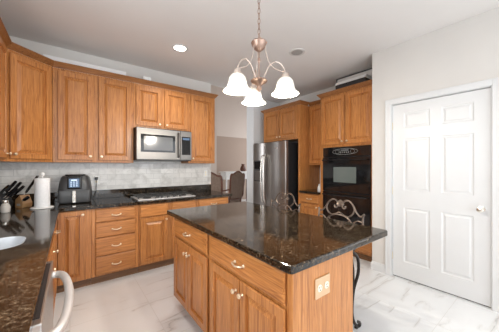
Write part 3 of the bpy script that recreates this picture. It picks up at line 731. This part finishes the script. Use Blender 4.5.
knife('long-handled black tool leaning up from the wooden block towards the towels', (-.395, 3.37, CT+.10), (-.275, 3.40, CT+.325), .010, None)
knife('black-handled shears lying low across the front of the wooden block', (-.385, 3.30, CT+.075), (-.335, 3.275, CT+.115), .014, None)
def jar(label, loc, s, m):
    r = thing('storage_jar', label, 'jar', loc)
    obj('jar_body', lathe(B(), [(.001, 0), (.030*s, 0), (.034*s, .01), (.036*s, .05*s), (.026*s, .075*s), (.020*s, .085*s)], 20, cap=False), m, r, smooth=True)
    obj('lid', lathe(B(), [(.022*s, .085*s), (.024*s, .09*s), (.022*s, .11*s), (.001, .115*s)], 20, cap=False), CHROME, r, smooth=True)
jar('small pale jar in front of the black knife block at the left edge', (-.475, 3.10, CT+.001), 1.0, subtle(mat('cloudy_jar', (0.5, 0.47, 0.44), 0.2), 9, (0.42, 0.39, 0.36), (0.6, 0.57, 0.53)))
# small items on the niche counter
r = thing('storage_jar', 'tiny white jar on the narrow counter against the oven tower', 'jar', (3.33, 2.42, CT+.001))
obj('jar_body', lathe(B(), [(.001, 0), (.032, 0), (.036, .03), (.032, .08), (.020, .10)], 20, cap=False), WHITEP, r, smooth=True)
obj('lid', lathe(B(), [(.020, .10), (.022, .104), (.020, .125), (.001, .13)], 20, cap=False), WHITEP, r, smooth=True)

# ---- on top of the cabinets
tag(obj('foam_board', box(B(), -.24, .60, 3.52, 3.54, UZ1+.001, 2.595), PAPER), 'long white board standing on top of the far wall cabinets', 'board')
tag(obj('white_box', box(B(), .80, .90, 3.44, 3.50, UZ1+.001, 2.565), WHITEP, bevel=.003), 'small white box on top of the cabinet above the microwave', 'box')
r = thing('storage_tray', 'long black tray with a white lid on top of the oven tower', 'tray', (3.30, 1.875, UZ1+.001), 0)
bm = B()
prismY(bm, [(.02, 0), (.17, 0), (.19, .155), (0, .155)], -.235, .235)
obj('tray', bm, BLKM, r, bevel=.004)
obj('lid', prismY(B(), [(-.005, .1555), (.195, .1555), (.18, .205), (.03, .205)], -.24, .24), WHITEP, r, bevel=.006)
r = thing('shallow_crate', 'thin-framed beige box standing behind the black tray on the oven tower', 'box', (3.52, 1.92, UZ1+.001), 0)
obj('back_board', box(B(), .01, .12, -.29, .30, 0, .325), WALL, r)
bm = B(); box(bm, 0, .13, -.30, .31, .3255, .338); box(bm, 0, .0095, -.30, -.285, 0, .325); box(bm, 0, .0095, .295, .31, 0, .325)
obj('edge_frame', bm, DARKGREY, r)

# ---- chandelier
CX, CY = 1.20, 1.446
r = thing('chandelier', 'three-light copper chandelier with white bell glass shades hanging over the island', 'chandelier', (CX, CY, 0))
obj('canopy', lathe(B(), [(.06, ZC-.001), (.06, ZC-.012), (.04, ZC-.03), (.012, ZC-.04), (.001, ZC-.04)], 28, cap=False), COPPER, r, smooth=True)
ch = None
bm = B(); z = 2.345; k = 0
while z < ZC-.05:
    M = Matrix.Translation((0, 0, z+.018)) @ Matrix.Rotation(PI/2*(k % 2)+.4, 4, 'Z')
    tube(bm, [M @ Vector((.010*math.cos(a), 0, .025*math.sin(a))) for a in [2*PI*i/12 for i in range(12)]], .0032, 5, True, 1)
    z += .041; k += 1
obj('chain', bm, COPPER, r, smooth=True)
obj('top_hub', lathe(B(), [(.001, 2.35), (.006, 2.35), (.008, 2.335), (.020, 2.328), (.058, 2.322), (.064, 2.312), (.057, 2.295), (.045, 2.27), (.022, 2.25), (.012, 2.243), (.001, 2.241)], 32, cap=False), COPPER, r, smooth=True)
obj('center_column', lathe(B(), [(.006, 2.245), (.006, 2.20), (.010, 2.19), (.013, 2.175), (.008, 2.155), (.005, 2.15), (.005, 2.02)], 16), COPPER, r, smooth=True)
obj('lower_hub', lathe(B(), [(.006, 2.03), (.020, 2.025), (.062, 2.018), (.068, 2.008), (.060, 1.998), (.035, 1.985), (.018, 1.965), (.022, 1.95), (.016, 1.935), (.005, 1.925), (.001, 1.92)], 32, cap=False), COPPER, r, smooth=True)
F2 = Vector((.607, .794, 0)); R2 = Vector((.794, -.607, 0))
proto = None
for lat, dep in ((-.17, -.13), (.195, -.05), (-.035, .19)):
    d = R2*lat+F2*dep; a = math.atan2(d.y, d.x)
    arm = obj('arm', tube(B(), [(.03, 0, 2.012), (.05, 0, 2.06), (.080, 0, 2.115), (.130, 0, 2.148), (.178, 0, 2.122), (.203, 0, 2.075), (.208, 0, 2.035)], .0055, 8), PALECOP, r, (0, 0, 0), (0, 0, a), smooth=True)
    obj('support_rod', tube(B(), [(.050, 0, 2.285), (.060, 0, 2.22), (.082, 0, 2.15), (.12, 0, 2.10), (.165, 0, 2.075), (.2, 0, 2.06)], .0035, 6), PALECOP, r, (0, 0, 0), (0, 0, a), smooth=True)
    obj('shade_cap', lathe(B(), [(.008, 2.045), (.020, 2.04), (.030, 2.015), (.034, 1.998), (.030, 1.995)], 20), PALECOP, r, (.208*math.cos(a), .208*math.sin(a), .012), smooth=True)
    bm = lathe(B(), [(.028, 1.997), (.045, 1.99), (.060, 1.970), (.068, 1.940), (.074, 1.912), (.088, 1.888), (.106, 1.872), (.108, 1.869), (.104, 1.870), (.085, 1.884), (.070, 1.910), (.064, 1.940), (.056, 1.967), (.042, 1.986), (.028, 1.993)], 40, cap=False)
    sh = obj('glass_shade', bm, SHADE, r, (.208*math.cos(a), .208*math.sin(a), .018), smooth='all')
    obj('bulb', lathe(B(), [(.012, 1.992), (.013, 1.965), (.026, 1.93), (.028, 1.91), (.018, 1.89), (.001, 1.884)], 20, cap=False), LED, sh, smooth='all')
    l = bpy.data.lights.new('bulb_light', 'POINT'); l.energy = 14; l.color = (1, .92, .80); l.shadow_soft_size = .03
    lo = bpy.data.objects.new('bulb_light', l); C.objects.link(lo); lo.parent = r; lo.location = (.208*math.cos(a), .208*math.sin(a), 1.86)

# recessed lamp and ceiling disc
r = thing('recessed_downlight', 'lit round recessed ceiling light above the far cabinets', 'ceiling light', (1.074, 2.813, ZC))
obj('trim_ring', lathe(B(), [(.070, -.0005), (.098, -.0005), (.096, -.007), (.072, -.006)], 36, cap=False), TRIM, r, smooth=True)
obj('lens', lathe(B(), [(.001, -.004), (.0715, -.004), (.0715, -.0005)], 36, cap=False), LED, r)
l = bpy.data.lights.new('downlight', 'SPOT'); l.energy = 32; l.color = (1, .94, .85); l.spot_size = 2.4; l.spot_blend = .6; l.shadow_soft_size = .06
lo = bpy.data.objects.new('downlight', l); C.objects.link(lo); lo.parent = r; lo.location = (0, 0, -.02)
for (x_, y_, lb) in ((.25, .75, 'added unseen recessed light over the aisle beside the dishwasher'), (.25, -.9, 'added unseen recessed light nearest the patio door')):
    q = copy_tree(r); q.location = (x_, y_, ZC); q['label'] = lb  # unseen copies, added to brighten the aisle floor
r = thing('ceiling_speaker', 'unlit round grey disc in the ceiling right of the chandelier', 'ceiling disc', (2.295, 2.009, ZC))
obj('trim_ring', lathe(B(), [(.068, -.0005), (.10, -.0005), (.098, -.009), (.072, -.008)], 36, cap=False), WALL, r, smooth=True)
obj('grille', lathe(B(), [(.001, -.006), (.0715, -.006), (.0715, -.0005)], 36, cap=False), GREYP, r)

# ---- bar stools
def stool(label, loc, rz):
    """local: +x is the back side (away from the island), seat centre at 0,0"""
    r = thing('bar_stool', label, 'stool', loc, rz, 'wrought iron bar stools along the island')
    SH = .64
    obj('seat', loft(B(), [(.17, .17, SH, 4), (.195, .195, SH+.01, 4), (.205, .205, SH+.035, 4), (.19, .19, SH+.06, 4), (.12, .12, SH+.072, 3)]), SEATF, r, smooth=True)
    obj('seat_frame', tube(B(), [(x, y, SH-.012) for x, y in sq(.185, .185, 5, 24)], .009, 6, True, 1), DARKIRON, r, smooth=True)
    for sx in (-1, 1):
        for sy in (-1, 1):
            pts = [(.16, .16, SH-.01), (.195, .195, SH-.06), (.20, .20, SH-.18), (.175, .175, .32), (.165, .165, .15), (.172, .172, .06), (.19, .19, .02), (.205, .205, .022), (.207, .207, .045), (.195, .195, .052)]
            bm = tube(B(), [(sx*x, sy*y, z) for x, y, z in pts], .0125, 8)
            pts = [(.13, .17, SH-.01), (.155, .178, SH-.14), (.165, .175, .36), (.163, .168, .16)]
            tube(bm, [(sx*x, sy*y, z) for x, y, z in pts], .0105, 6)
            lathe(bm, [(.014, 0), (.016, .004), (.014, .010)], 12, Matrix.Translation((sx*.188, sy*.188, 0)))
            obj('leg', bm, DARKIRON, r, smooth=True)
    obj('footrest', tube(B(), [(x, y, .22) for x, y in sq(.166, .166, 7, 24)], .007, 6, True, 1), DARKIRON, r, smooth=True)
    bx = .215
    def P(y, z): return (bx+.055*(z-.7)/.35+.0, y, z)
    # posts and yoke
    bm = B()
    for s in (-1, 1):
        tube(bm, [(.17, s*.17, SH-.01), (.20, s*.20, .70), P(s*.215, .80), P(s*.215, .90), P(s*.218, .925)], .009, 8)
        tube(bm, [P(s*.225, .93), P(s*.195, .905), P(s*.155, .935), P(s*.125, .985), P(s*.085, 1.02), P(s*.045, 1.018), P(s*.022, .985), P(s*.03, .955), P(s*.052, .955), P(s*.052, .975)], .0075, 8)
        tube(bm, [P(s*.125, .985), P(s*.135, .945), P(s*.115, .905), P(s*.07, .885), P(0, .915)], .0065, 8)
    obj('back_frame', bm, PEWTER, r, smooth=True)
    bm = B()
    tube(bm, [P(.125*math.cos(a), .815+.078*math.sin(a)) for a in [2*PI*k/20 for k in range(20)]], .0065, 6, True, 1)
    for s in (-1, 1):
        tube(bm, [P(s*.10, .86), P(s*.06, .80), P(s*.02, .78), P(s*.005, .81), P(s*.03, .835), P(s*.05, .82)], .005, 6)
        tube(bm, [P(s*.215, .86), P(s*.17, .865), P(s*.12, .83)], .006, 6)
        tube(bm, [P(s*.215, .76), P(s*.16, .75), P(s*.10, .77)], .006, 6)
        tube(bm, [P(s*.055, .745), P(s*.075, .79), P(s*.11, .80)], .005, 6)
    obj('back_scrollwork', bm, PEWTER, r, smooth=True)
    # fan-shaped leaf crest
    bm = B()
    for k in range(7):
        a = math.radians(-54+18*k); ln_ = .060-.006*abs(k-3)
        c0 = Vector(P(0, .965)); c1 = Vector(P(math.sin(a)*ln_, .965+math.cos(a)*ln_))
        tube(bm, [c0, c0.lerp(c1, .5), c1], .009, 6, sm=3, rfun=lambda t_: .004+.007*math.sin(min(1, t_*1.0)*PI*.85))
    obj('leaf_crest', bm, PEWTER, r, smooth=True)
    return r
stool('wrought iron bar stool with scrolled back nearest the white door', (1.68, 1.19, 0), 0)
r2 = copy_tree([o for o in bpy.data.objects if o.name == 'bar_stool'][0]); r2.location = (1.68, 1.87, 0)
r2['label'] = 'wrought iron bar stool with scrolled back in front of the refrigerator'

# ---- dining room
def dining_chair(label, loc, rz):
    r = thing('dining_chair', label, 'chair', loc, rz, 'high-backed chairs in the dining room')
    obj('seat', loft(B(), [(.22, .22, .42, 5), (.24, .23, .45, 5), (.23, .22, .50, 5), (.15, .15, .515, 3)]), TAUPE, r, smooth=True)
    # shield back, back of chair at -y
    def outl(s):
        return [(-.19*s, .56), (-.22*s, .8), (-.23*s, 1.05), (-.21*s, 1.13), (-.15*s, 1.13), (-.08*s, 1.17), (0, 1.20), (.08*s, 1.17), (.15*s, 1.13), (.21*s, 1.13), (.23*s, 1.05), (.22*s, .8), (.19*s, .56)]
    o_ = outl(1.0)
    obj('back_frame', tube(B(), [(x, -.24-(z-.5)*.12, z) for x, z in o_], .021, 8, True, 4), DWOOD, r, smooth=True)
    bm = prismY(B(), [(x*.96, z-.012) for x, z in o_], -.022, .022)
    for v in bm.verts: v.co.y += -.24-(v.co.z-.5)*.12
    obj('back_upholstery', bm, TAUPE, r, bevel=.01)
    for sx in (-1, 1):
        obj('leg', tube(B(), [(sx*.20, .20, .43), (sx*.215, .225, .33), (sx*.195, .20, .15), (sx*.205, .22, 0.01)], .022, 8, rfun=lambda t_: .028-.012*t_), DWOOD, r, smooth=True)
        obj('leg', tube(B(), [(sx*.19, -.24, .60), (sx*.19, -.215, .42), (sx*.19, -.23, .2), (sx*.20, -.28, 0.01)], .02, 8), DWOOD, r, smooth=True)
        obj('arm', tube(B(), [(sx*.225, -.27, .78), (sx*.26, -.12, .74), (sx*.265, .06, .71), (sx*.25, .10, .66), (sx*.23, .09, .46)], .017, 8), DWOOD, r, smooth=True)
    return r
dining_chair('high-backed taupe dining chair behind the counter end, partly hidden by it', (2.41, 4.36, 0), math.radians(-45))
c2 = copy_tree([o for o in bpy.data.objects if o.name == 'dining_chair'][0]); c2.location = (3.16, 4.98, 0); c2.rotation_euler = (0, 0, math.radians(10))
c2['label'] = 'high-backed taupe dining chair farther from the counter, nearer the white wall stub'
r = thing('sideboard_table', 'white console table against the far dining room wall', 'table', (4.72, 6.9, 0), 0)
obj('table_top', box(B(), -.62, .62, -.22, .22, 1.10, 1.14), WHITEP, r, bevel=.006)
obj('apron', box(B(), -.58, .58, -.19, .19, .87, 1.099), WHITEP, r, bevel=.003)
for sx in (-1, 1):
    for sy in (-1, 1): obj('leg', tube(B(), [(sx*.54, sy*.16, .88), (sx*.55, sy*.165, .6), (sx*.53, sy*.155, .3), (sx*.55, sy*.165, 0.01)], .025, 8), DWOOD if sx > 0 else WHITEP, r, smooth=True)
bm = loft(B(), [(.07, .05, 0, 3), (.12, .07, .05, 3), (.10, .06, .14, 3), (.05, .04, .22, 3), (.07, .05, .26, 3)])
tag(obj('dark_vase', bm, DWOOD, loc=(4.98, 6.9, 1.141), smooth=True), 'dark decorative vase on the white console table', 'vase')
